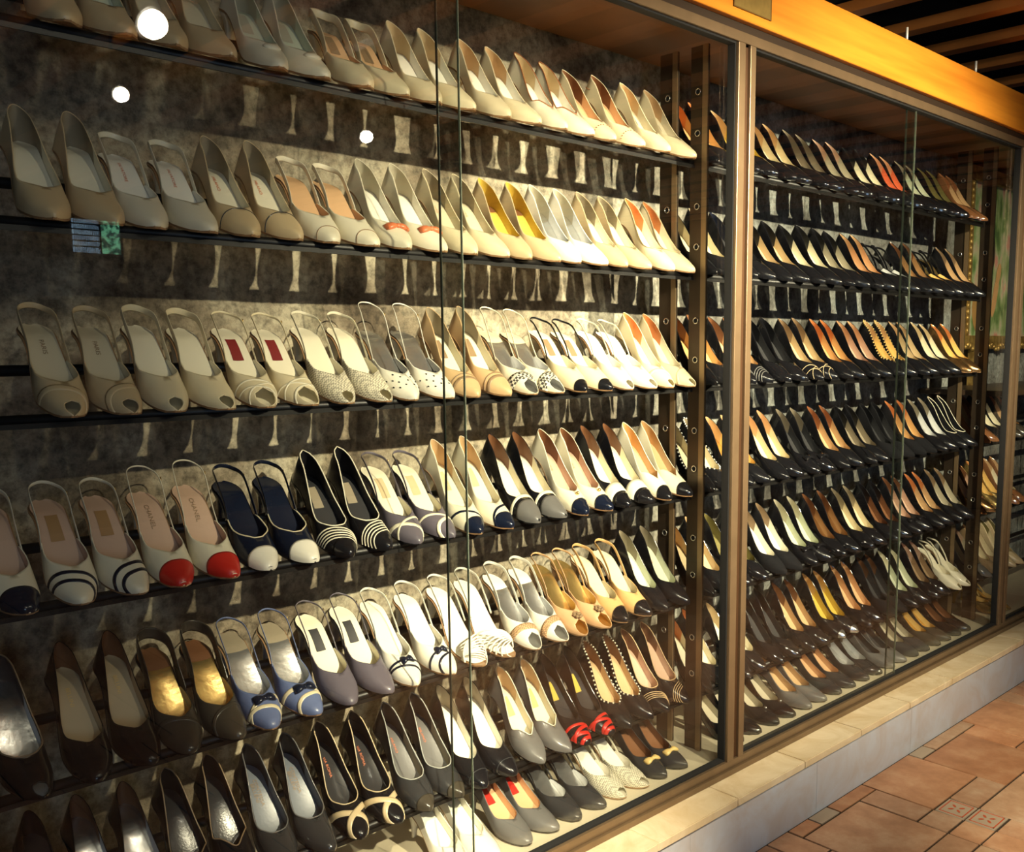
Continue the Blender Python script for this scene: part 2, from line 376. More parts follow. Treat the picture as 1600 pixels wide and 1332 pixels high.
# ================================================================== SHOE RACKS
ROWZ = [1.774, 1.490, 1.199, .910, .620, .343]
STEEL = mat('dark_bronze_steel', (.060, .042, .028), .40, .5, vary=.2, vscale=15)
RODM = mat('black_rod', (.006, .0055, .0055), .45, .1)
STEELP = mat('rod_steel', (.30, .28, .24), .3, .6)
RINGM = mat('nickel', (.55, .52, .46), .25, .9)
def ring_mesh(r=.0075, t=.0018, n=16):
    V = []; F = []
    for i in range(n):
        a = 2*math.pi*i/n
        for q in range(6):
            b_ = 2*math.pi*q/6; rr = r+t*math.cos(b_); V.append((rr*math.cos(a), t*math.sin(b_)*.8, rr*math.sin(a)))
    for i in range(n):
        for q in range(6): F.append((i*6+q, ((i+1) % n)*6+q, ((i+1) % n)*6+(q+1) % 6, i*6+(q+1) % 6))
    return mesh_pydata('eyelet', V, F)
RING = ring_mesh(); RING.materials.append(RINGM)
HOLE = cyl_mesh('eyelet_hole', (0, -.0003, 0), (0, .0003, 0), .0062, 14); HOLE.materials.append(RUBBER)
PRX = -.282                         # centre of the rear rod
def rack(y0, y1, posts, label, rows=ROWZ, top=2.06, rmin=0):
    rk = empty('shoe_rack', (-.2, (y0+y1)/2, .2005), label=label, cat='rack', group='steel shoe racks inside the display case')
    off = (.2, -(y0+y1)/2, -.2005)
    def part(name, L, m, bv=0, par=None):
        o = boxes(name, L, m, par or rk, bv); 
        if par is None: o.location = off
        return o
    for yp in posts:
        for xa, xb in ((-.168, -.112), (-.272, -.212)):
            p = part('upright', [(xa, xb-.0005, yp-.002, yp+.004, .2005, top)], STEEL)
            part('edge_strip', [(xb-.016, xb, yp-.0055, yp-.0022, .2005, top)], mat('bronze_edge', (.26, .18, .10), .35, .5), 0, p)
            cx = (xa+xb)/2-.004
            for z in rows:
                for dz in (.175, .073):
                    e = bpy.data.objects.new('eyelet', RING); COL.objects.link(e); e.parent = p; e.location = (cx, yp-.0032, z+dz)
                    h = bpy.data.objects.new('eyelet_hole', HOLE); COL.objects.link(h); h.parent = p; h.location = (cx, yp-.0026, z+dz)
    for z in rows:
        f_ = link('front_rod', cyl_mesh('front_rod', (-.163, y0, z+.0010), (-.163, y1, z+.0010), .008), RODM, rk); f_.location = off
        o = part('rod_strip', [(-.157, -.153, y0, y1, z-.012, z-.004)], RODM)  # thin dark strip just below the front rod
        b = link('rear_rod', cyl_mesh('rear_rod', (PRX, y0, z+.072), (PRX, y1, z+.072), .009), RODM, rk); b.location = off
    return rk
rack(.30, 2.008, [.31, 2.004], 'dark six-tier steel rack in the near bay, full of pale shoes')
rack(2.0085, 3.785, [3.780], 'dark six-tier steel rack in the middle bay, full of black shoes')
rack(3.7845, 5.40, [5.39], 'low dark steel shoe rack with three tiers under the painting in the farthest bay', ROWZ[3:], 1.10)
boxes_l = boxes('wooden_shelf', [(-.40, -.05, 3.80, 5.44, 1.108, 1.130)], mat('dark_shelf', (.05, .03, .018), .4), None, .002, (-.2, 4.6, 1.108))
tag(boxes_l, 'dark wooden shelf lying over the low shoe rack below the gilt framed painting', 'shelf')

# ================================================================== SHOES
def cr(xs, ys):   # smooth interpolation through key points
    xs = np.array(xs, float); ys = np.array(ys, float)
    g = np.gradient(ys, xs)
    def f(x):
        x = np.clip(np.asarray(x, float), xs[0], xs[-1]); i = np.clip(np.searchsorted(xs, x, side='right')-1, 0, len(xs)-2)
        h = xs[i+1]-xs[i]; t = (x-xs[i])/h
        return ys[i]*(2*t**3-3*t**2+1)+g[i]*h*(t**3-2*t**2+t)+ys[i+1]*(-2*t**3+3*t**2)+g[i+1]*h*(t**3-t**2)
    return f
_hw = cr([.12, .18, .26, .34, .45, .6, .72, .84], [.0243, .0300, .0336, .0348, .0322, .0268, .0250, .0260])
_ht = cr([.06, .15, .25, .33, .45, .6, .8, 1.0], [.0185, .0275, .0355, .0430, .0560, .0640, .0680, .0730])
_hs = cr([.30, .36, .45, .58, .70, .85, 1.0], [.036, .0335, .0310, .0300, .0350, .0480, .0590])
class Last:
    def __init__(s, L=.232, H=.072, toe='point', th=.33, style='pump', side=1, vth=False):
        s.L, s.H, s.toe, s.th, s.style, s.side, s.v = L, H, toe, th, style, side, vth
        s.send = {'pump': 1.0, 'peep': 1.0}.get(style, .60)
        s.sp = {'peep': .085, 'peepsling': .10, 'sandal': .165}.get(style, 0)
    def hw(s, t):
        t = np.asarray(t, float)
        e = .70 if s.toe == 'point' else .50
        a = float(_hw(.12)) * np.power(np.clip(t/.12, 0, 1), e)
        b = np.where(t < .12, a, _hw(t))
        back = .0265*np.sqrt(np.clip(1-((t-.84)/.16)**2, 0, 1))
        return np.where(t > .84, back, b)
    def zc(s, t):
        t = np.asarray(t, float); u = np.clip((t-.30)/.52, 0, 1)
        rise = s.H*(u*u*(3-2*u)*.75+u*.25*u**.3)
        return rise + .006*np.clip(1-t/.12, 0, 1)**2 + .003*np.clip((t-.82)/.18, 0, 1)
    def ht(s, t):
        t = np.asarray(t, float)
        return np.where(t < .06, .0185*np.sqrt(np.clip(t/.06, 0, 1)), _ht(t))
    def cy(s, t): return s.side*.006*np.clip(1-np.asarray(t, float)/.32, 0, 1)**1.6
    def top(s, t):     # opening angle limit per section
        t = np.asarray(t, float)
        fr = np.clip(_hs(t)/s.ht(t+1e-6), 0, .98)
        if s.send < 1:
            q = np.clip((s.send-t)/(s.send-.40), 0, 1); fr = fr*np.where(t > .40, np.sqrt(q), 1)
        ps = np.arcsin(np.clip(fr, 0, 1)**(1/.9))
        wd = .15
        u = np.clip((t-s.th)/wd, 0, 1)
        c = (u if s.v else np.sqrt(u*(2-u)))
        p = np.arccos(np.clip(c*np.cos(ps), 0, 1))
        p = np.where(t <= s.th, math.pi/2, p)
        if s.sp > 0:
            k = .93 if s.style == 'sandal' else .72
            p2 = np.arccos(np.clip(k*np.sqrt(np.clip(1-(t/s.sp)**2, 0, 1)), 0, 1))
            p = np.minimum(p, np.where(t < s.sp, p2, math.pi/2))
        return p
    def P(s, t, ph, side, off=0.0):
        hw = np.maximum(s.hw(t)-off, 0); ht = np.maximum(s.ht(t)-off, 0)
        z = ht*np.power(np.clip(np.sin(ph), 0, 1), .9); zr = z
        y = s.cy(t)+side*hw*np.power(np.clip(np.cos(ph), 0, 1), .80)*(1+.05*np.sin(2*ph))
        y = s.cy(t)+(y-s.cy(t))*(1-.34*np.clip((t-.5)/.3, 0, 1)*np.clip(zr/.059, 0, 1.2))
        x = -np.asarray(t, float)*s.L + .13*zr*np.clip((t-.82)/.18, 0, 1) + (-off*np.clip(1-t/.03, 0, 1) if off else 0)
        return np.stack([x+0*y, y, s.zc(t)+z], -1)
    def full(s, t, psi, off=0.0):
        psi = np.asarray(psi, float)
        side = np.where(psi <= math.pi/2, -1.0, 1.0); ph = np.where(psi <= math.pi/2, psi, math.pi-psi)
        return s.P(t, ph, side, off)
    def svals(s, n):
        ks = [0, .06]; 
        if s.sp: ks.append(s.sp)
        ks += [s.th, s.th+.15, s.send]
        ks = sorted(set(ks)); out = []
        for a, b in zip(ks[:-1], ks[1:]):
            m_ = max(3, int(round(n*(b-a)))) + (3 if a in (0, s.th) else 0)
            u = np.linspace(0, 1, m_+1)[:-1]
            if a == 0 or a == s.th or a == s.sp: u = u**1.8
            elif b == s.send: u = 1-(1-u)**1.6
            out += list(a+(b-a)*u)
        out.append(s.send)
        return np.array(out)
def grid(A):
    h, w_ = A.shape[:2]; V = A.reshape(-1, 3).tolist(); F = []
    for i in range(h-1):
        for j in range(w_-1): a = i*w_+j; F.append((a, a+1, a+w_+1, a+w_))
    return V, F
def upper_mesh(la, n=26, m_=8, thick=.0015):
    S = la.svals(n); T = la.top(S); V = []; F = []; flat = set()
    for side in (-1, 1):
        J = np.linspace(0, 1, m_+1)
        A = la.P(S[:, None], T[:, None]*J[None, :], side)
        v, f = grid(A); o = len(V); V += v; F += [tuple(o+q for q in ff) for ff in f]
        # rolled rim along the open edges
        inn = la.P(S, T, side, thick); outr = A[:, -1]; o2 = len(V); V += outr.tolist()+inn.tolist(); h = len(S)
        for i in range(h-1):
            if min(T[i], T[i+1]) < math.pi/2-1e-4:
                F.append((o+i*(m_+1)+m_, o+(i+1)*(m_+1)+m_, o2+h+i+1, o2+h+i)); flat.add(len(F)-1)
    return mesh_pydata('upper', V, F, True, True, flat)
def lining_mesh(la, n=18, m_=5, thick=.0015):
    S = la.svals(n); S = S[S > .012]; T = la.top(S); V = []; F = []
    for side in (-1, 1):
        J = np.linspace(0, 1, m_+1)
        A = la.P(S[:, None], T[:, None]*J[None, :], side, thick)
        v, f = grid(A); o = len(V); V += v; F += [tuple(o+q for q in ff) for ff in f]
    me = mesh_pydata('lining', V, F, True, True)
    for p_ in me.polygons:
        if -p_.center.x/la.L > .70: p_.material_index = 1
    return me
def insole_mesh(la, s0=.03, s1=.99, wfr=1.0, off=0.0, m_=6, n=22, inset=.0022, c0=0.0):
    S = np.linspace(s0, s1, n+1); 
    if s1 > .95: S = s0+(s1-s0)*(1-(1-np.linspace(0, 1, n+1))**1.5)
    U = np.linspace(-1, 1, m_+1)
    hw = np.maximum(la.hw(S)-inset, .0005)[:, None]*wfr
    y = la.cy(S)[:, None]+(U[None, :]+c0)*hw
    z = la.zc(S)[:, None]+.0012+off+.0025*(U[None, :]*wfr)**2
    A = np.stack([np.repeat(-S[:, None]*la.L, m_+1, 1), y, z], -1)
    return grid(A)
def sole_mesh(la, thick=.0030, n=22):
    S = 1-(1-np.linspace(0, 1, n+1))**1.25; S = np.sort(S)
    S[0] = .003; hw = la.hw(S)+.0007; zc = la.zc(S); cy = la.cy(S)
    rows = []
    for s_, h, z, c in zip(S, hw, zc, cy):
        x = -s_*la.L
        rows.append([(x, c-h, z+.0008), (x, c-h*.97, z-thick), (x, c+h*.97, z-thick), (x, c+h, z+.0008)])
    V = [p for r in rows for p in r]; F = []
    for i in range(len(rows)-1):
        for j in range(4):
            a, b = i*4+j, i*4+(j+1) % 4; F.append((a, b, b+4, a+4))
    F += [(0, 1, 2, 3), tuple(len(V)-4+q for q in (3, 2, 1, 0))]
    return mesh_pydata('sole', V, F, False)
def heel_mesh(la, rb=.0055, n=7):
    Sx = np.linspace(.79, .998, 8); out = []
    ring = [(-s_*la.L, -h, z) for s_, h, z in zip(Sx, la.hw(Sx), la.zc(Sx))]+[(-s_*la.L, h, z) for s_, h, z in zip(Sx[::-1], la.hw(Sx[::-1]), la.zc(Sx[::-1]))]
    top = np.array(ring); top[:, 2] -= .0030; top[:, 1] *= .97
    cxb = -.915*la.L; N = len(ring)
    bot = []
    for x, y, z in ring:
        t = (-x/la.L-.79)/.208
        bot.append((cxb+rb*(1-2*t), (rb if y > 0 else -rb)*math.sqrt(max(0, 1-max(0, (t-.3)/.7)**2))*.95, 0.0))
    bot = np.array(bot)
    V = []; F = []
    for k_ in range(n+1):
        l = k_/n; f = 1-(1-l)**2.4
        P_ = top*(1-f)+bot*f; P_[:, 2] = top[:, 2]*(1-l)+bot[:, 2]*l
        V += P_.tolist()
    for k_ in range(n):
        for j in range(N):
            a, b = k_*N+j, k_*N+(j+1) % N; F.append((a, b, b+N, a+N))
    F += [tuple(range(N)), tuple(n*N+q for q in range(N))[::-1]]
    return mesh_pydata('heel', V, F, True, False, {len(F)-1, len(F)-2})
def patch_mesh(name, la, s0, s1, p0=.02, p1=math.pi-.02, off=-.0007, ns=8, npsi=18, merge=True):
    PS = np.linspace(p0, p1, npsi+1); rows = []
    for u in np.linspace(0, 1, ns+1):
        S = np.array([s0(p)*(1-u)+s1(p)*u for p in PS]); rows.append(la.full(np.clip(S, 0, 1), PS, off))
    # skirt back to the surface gives the strip its thickness
    Se = np.array([s1(p) for p in PS]); S0 = np.array([s0(p) for p in PS])
    rows = [la.full(np.clip(S0, 0, 1), PS, 0.0)]+rows+[la.full(np.clip(Se, 0, 1), PS, 0.0)]
    V, F = grid(np.array(rows))
    return mesh_pydata(name, V, F, True, merge)
def catmull(P_, n):
    P_ = [np.array(p, float) for p in P_]; P_ = [2*P_[0]-P_[1]]+P_+[2*P_[-1]-P_[-2]]; out = []
    for i in range(1, len(P_)-2):
        for t in np.linspace(0, 1, n, endpoint=(i == len(P_)-3)):
            a, b, c, d = P_[i-1:i+3]
            out.append(.5*((2*b)+(-a+c)*t+(2*a-5*b+4*c-d)*t*t+(-a+3*b-3*c+d)*t**3))
    return np.array(out)
def ribbon_mesh(name, pts, w_, t_, up=(0, 0, 1), n=8, taper=0):
    Q = catmull(pts, n); T = np.gradient(Q, axis=0); T /= np.linalg.norm(T, axis=1)[:, None]
    up = np.array(up, float); V = []; F = []
    N = len(Q)
    for i, (q, t) in enumerate(zip(Q, T)):
        a = np.cross(t, up); a /= max(np.linalg.norm(a), 1e-6); b = np.cross(a, t)
        for k_ in range(8):
            an = 2*math.pi*k_/8; V.append((q+a*t_*math.cos(an)+b*w_*math.sin(an)).tolist())
    for i in range(N-1):
        for k_ in range(8): a_, b_ = i*8+k_, i*8+(k_+1) % 8; F.append((a_, b_, b_+8, a_+8))
    F += [tuple(range(8)), tuple((N-1)*8+q for q in range(8))[::-1]]
    return mesh_pydata(name, V, F, True)
def blobs_mesh(name, L_, seg=6):
    V = []; F = []
    for c, r in L_:
        r = (r, r, r) if not isinstance(r, (tuple, list)) else r
        o = len(V); rn = max(4, seg//2+1)
        for i in range(rn+1):
            th = math.pi*i/rn
            for j in range(seg): ph = 2*math.pi*j/seg; V.append((c[0]+r[0]*math.sin(th)*math.cos(ph), c[1]+r[1]*math.sin(th)*math.sin(ph), c[2]+r[2]*math.cos(th)))
        for i in range(rn):
            for j in range(seg): F.append((o+i*seg+j, o+i*seg+(j+1) % seg, o+(i+1)*seg+(j+1) % seg, o+(i+1)*seg+j))
    return mesh_pydata(name, V, F, True, True)
def topline(la, side, n=30, s0=None, s1=None, off=-.0004):
    S = np.linspace(s0 if s0 is not None else la.th, s1 if s1 is not None else la.send, n); return la.P(S, la.top(S), side, off)
def bow_mesh(c, w_=.026):
    V = []; F = []
    for sg in (-1, 1):
        rows = []
        for t in np.linspace(0, 1, 7):
            hx = .004+.0075*math.sin(min(t*1.25, 1)*math.pi/2)*(1 if t < .9 else .85); hz = .0022+.0045*math.sin(t*math.pi*.8)
            row = []
            for q in range(10):
                a = 2*math.pi*q/10; row.append((c[0]+hx*math.cos(a)-.003*t, c[1]+sg*(t*w_)+0, c[2]+hz*math.sin(a)-.006*t*t))
            rows.append(row)
        o = len(V); V += [p for r in rows for p in r]
        for i in range(6):
            for q in range(10): a, b = o+i*10+q, o+i*10+(q+1) % 10; F.append((a, b, b+10, a+10))
        F.append(tuple(o+60+q for q in range(10)))
    return mesh_pydata('bow', V, F, True)
_txt = {}
def text_mesh(la, lines, s_mid, size, side=1):
    """small lettering lying on the insole, reading from the heel end to the toe"""
    key = (tuple(lines), size)
    cu = bpy.data.curves.new('lettering', 'FONT'); cu.body = '\n'.join(lines); cu.size = size; cu.align_x = 'CENTER'; cu.align_y = 'CENTER'; cu.space_line = .85
    o = bpy.data.objects.new('lettering', cu); COL.objects.link(o)
    me = bpy.data.meshes.new_from_object(o.evaluated_get(bpy.context.evaluated_depsgraph_get()))
    bpy.data.objects.remove(o); bpy.data.curves.remove(cu)
    for v in me.vertices:
        tx, ty = v.co.x, v.co.y
        s_ = s_mid-tx/la.L
        v.co = (-s_*la.L, float(la.cy(s_))+ty, float(la.zc(s_))+.0012+.0011+.0025*(ty/.022)**2)
    return me
_cache = {}
def shoe_parts(st, side, lod):
    """list of (name, mesh, material, sub-parts)"""
    g = lambda k_, d=None: st.get(k_, d)
    style = g('k', 'pump')
    la = Last(.232, g('H', .072), g('toe', 'point'), g('th', .275), style, side, g('v', False))
    gk = (la.H, la.toe, la.th, style, side, la.v, lod, g('fat', 0))
    n, m_ = ((30, 9), (20, 6), (14, 5))[lod]
    if gk not in _cache:
        V, F = insole_mesh(la, .02 if la.sp else .08, m_=6 if lod == 0 else 4, n=24 if lod == 0 else 14)
        _cache[gk] = dict(up=upper_mesh(la, n, m_), li=lining_mesh(la, int(n*.7), max(4, m_-3)), ins=mesh_pydata('insole', V, F), sole=sole_mesh(la, n=22 if lod == 0 else 12), heel=heel_mesh(la, .0055 if g('heel') != 'block' else .011, 7 if lod == 0 else 4))
    G = _cache[gk]
    cp = lambda k_, nm: (lambda me: (setattr(me, 'name', nm), me)[1])(G[k_].copy())
    fin = g('fin', 'leather'); c = g('c', 'cream'); up_m = lea(c, fin)
    out = []
    if style == 'straps':
        pass
    else:
        out.append(('upper', cp('up', 'upper'), up_m, []))
        out.append(('lining', cp('li', 'lining'), [lea(g('lf', g('ins', 'insole')), 'lining' if g('lifin') is None else g('lifin')), lea(g('li', 'insole'), g('lifin', 'lining'))], []))
    sub = []
    if g('label'):
        V, F = insole_mesh(la, .60, .78, .42, .0009, 3, 8); sub.append(('insole_label', mesh_pydata('insole_label', V, F), lea(g('label'), 'lining')))
    if g('heelpad'):
        V, F = insole_mesh(la, .74, .985, .97, .0008, 4, 10); sub.append(('heel_pad', mesh_pydata('heel_pad', V, F), lea(g('heelpad'), 'lining')))
    if g('text') and lod == 0:
        sub.append(('lettering', text_mesh(la, g('text')[0], .70, g('text')[2]), lea(g('text')[1], 'lining')))
    out.append(('insole', cp('ins', 'insole'), lea(g('ins', 'insole'), g('insfin', 'lining')), sub))
    out.append(('sole', cp('sole', 'sole'), lea(g('solec', 'black' if c in ('black', 'navy', 'darkgrey', 'greybrown', 'purplegrey', 'grey', 'brown') else 'sole')), []))
    out.append(('heel', cp('heel', 'heel'), lea(g('heelc', c), fin if fin != 'woven' else 'leather'), []))
    if g('cap'):
        cc, c0 = g('cap')[:2]; fn = g('cap')[2] if len(g('cap')) > 2 else fin
        out.append(('toe_cap', patch_mesh('toe_cap', la, lambda p: 0.0005, lambda p: c0*(.80+.26*math.sin(p)), ns=10), lea(cc, fn), []))
    for bd in g('bands', []):
        cc, a, wd, sl, cv = bd[:5]; fn = bd[5] if len(bd) > 5 else fin
        nm = bd[6] if len(bd) > 6 else 'vamp_band'
        f0 = lambda p, a=a, sl=sl, cv=cv: max(.004, a+side*sl*(p-math.pi/2)+cv*math.sin(p))
        f1 = lambda p, a=a, sl=sl, cv=cv, wd=wd: max(.006, a+wd+side*sl*(p-math.pi/2)+cv*math.sin(p))
        o_ = bd[7] if len(bd) > 7 else -.0008
        out.append((nm, patch_mesh(nm, la, f0, f1, off=o_, ns=3), lea(cc, fn), []))
    if g('pipe'):
        pt = np.concatenate([topline(la, -1, 34)[::-1], topline(la, 1, 34)[1:]])
        out.append(('piping', ribbon_mesh('piping', pt[::2], .0013, .0013, n=3), lea(g('pipe')), []))
    if g('studs'):
        pt = np.concatenate([topline(la, -1, 60, off=-.003)[::-1], topline(la, 1, 60, off=-.003)[1:]]); pt[:, 2] -= .004
        out.append(('stud_trim', blobs_mesh('stud_trim', [(p, .0029) for p in pt[::3]]), lea(g('studs'), 'patent'), []))
    if g('dashes'):
        PS = np.linspace(.25, math.pi-.25, 12); L_ = [(la.full(.20, p, -.0004).tolist(), (.0014, .0022, .0011)) for p in PS]
        S = np.linspace(.86, .97, 5); L_ += [(la.P(s_, .35, sd, -.0004).tolist(), (.0020, .0011, .0016)) for s_ in S for sd in (-1, 1)]
        out.append(('stitched_dashes', blobs_mesh('stitched_dashes', L_), lea(g('dashes')), []))
    if g('dots'):
        L_ = [(la.full(s_, p, .0002).tolist(), (.0030, .0022, .0016)) for s_, q in ((.14, .3), (.19, 0), (.24, .3), (.29, 0)) for p in np.arange(.5+q, 2.8, .55)]
        out.append(('cut_outs', blobs_mesh('cut_outs', L_), lea(g('dots')), []))
    if g('bow'):
        c_ = la.full(la.th-.045, math.pi/2, -.003); out.append(('bow', bow_mesh(c_, g('boww', .024)), lea(g('bow')), [('knot', blobs_mesh('knot', [(c_.tolist(), (.006, .005, .005))], 8), lea(g('bow')))]))
    if g('knot'):
        c_ = la.full(la.th-.06, math.pi/2, 0); out.append(('knot', blobs_mesh('knot', [((c_[0], c_[1], c_[2]-.002), (.012, .017, .007))], 12), lea(g('knot')), []))
    if g('ball'):
        c_ = la.full(la.th-.05, math.pi/2, -.004); out.append(('ornament', blobs_mesh('ornament', [(c_.tolist(), .0045)], 10), lea(g('ball'), 'metal'), []))
    if g('rosette'):
        c_ = la.full(la.th-.08, math.pi/2, -.004); L_ = [((c_[0]+.009*math.cos(a), c_[1]+.009*math.sin(a), c_[2]), (.0048, .0048, .004)) for a in np.arange(0, 6.2, .9)]+[((c_[0], c_[1], c_[2]+.002), .005)]
        out.append(('rosette', blobs_mesh('rosette', L_, 8), lea(g('rosette'), 'suede'), []))
    if g('strap') or style in ('sling', 'peepsling', 'sandal', 'straps'):
        L, H = la.L, la.H; hh = g('loop', .034); wd = g('strapw', .0032); s0 = .54
        z0 = float(la.zc(s0)); hx = float(la.hw(s0)); zz = .010
        pts = [(-s0*L, -hx, z0+zz), (-.66*L, -.0265, float(la.zc(.66))+.018), (-.84*L, -.0265, H+.006+hh*.70), (-.965*L, -.018, H+hh), (-1.0*L, 0, H+hh+.003), (-.965*L, .018, H+hh), (-.84*L, .0265, H+.006+hh*.70), (-.66*L, .0265, float(la.zc(.66))+.018), (-s0*L, hx, z0+zz)]
        out.append(('heel_strap', ribbon_mesh('heel_strap', pts, wd, .0008, n=7), lea(g('strapc', c)), [('buckle', blobs_mesh('buckle', [((-.84*L, .0278, H+.006+hh*.70), (.0035, .0012, .0045))], 8), lea('gold', 'metal'))] if lod == 0 else []))
    return out
def shoe_proto(name, st, side, lod):
    r = bpy.data.objects.new(name, None); COL.objects.link(r); r.empty_display_size = .01
    for nm, me, m_, sub in shoe_parts(st, side, lod):
        o = link(nm, me, m_, r)
        for n2, me2, m2 in sub: link(n2, me2, m2, o)
    return r
def copy_tree(o, parent=None):
    c = o.copy(); COL.objects.link(c); c.parent = parent
    for ch in list(o.children): copy_tree(ch, c)
    return c
PITCH = R(17.5)
NAMES = {'pump': 'high_heel_pump', 'sling': 'slingback_shoe', 'peep': 'peep_toe_pump', 'peepsling': 'peep_toe_slingback', 'sandal': 'heeled_sandal', 'straps': 'strappy_sandal'}
labels = set(); nshoes = 0
rs = random.Random(11)
def place(st, side, lod, x, y, z, pitch, yaw_, label, group, proto=None):
    global nshoes
    o = proto if proto is not None else shoe_proto(NAMES[st.get('k', 'pump')], st, side, lod)
    o.location = (x, y, z); o.rotation_euler = (0, pitch, yaw_)
    assert label not in labels, label
    assert 4 <= len(label.split()) <= 16, label
    labels.add(label); o['label'] = label; o['category'] = 'shoe'; o['group'] = group; nshoes += 1
    return o
def spread(ys, gap=.0738, hi=1.9605):
    ys = list(ys)
    for _ in range(2000):
        ys[-1] = min(ys[-1], hi)
        for i in range(len(ys)-1):
            d = gap-(ys[i+1]-ys[i])
            if d > 1e-6: ys[i] -= d/2; ys[i+1] += d/2
    ys[-1] = min(ys[-1], hi)
    return ys
ROWN = ['top rack', 'second rack', 'third rack', 'fourth rack', 'fifth rack', 'sixth rack']
D = dict
P_, S_, PE, PS, SA = 'pump', 'sling', 'peep', 'peepsling', 'sandal'
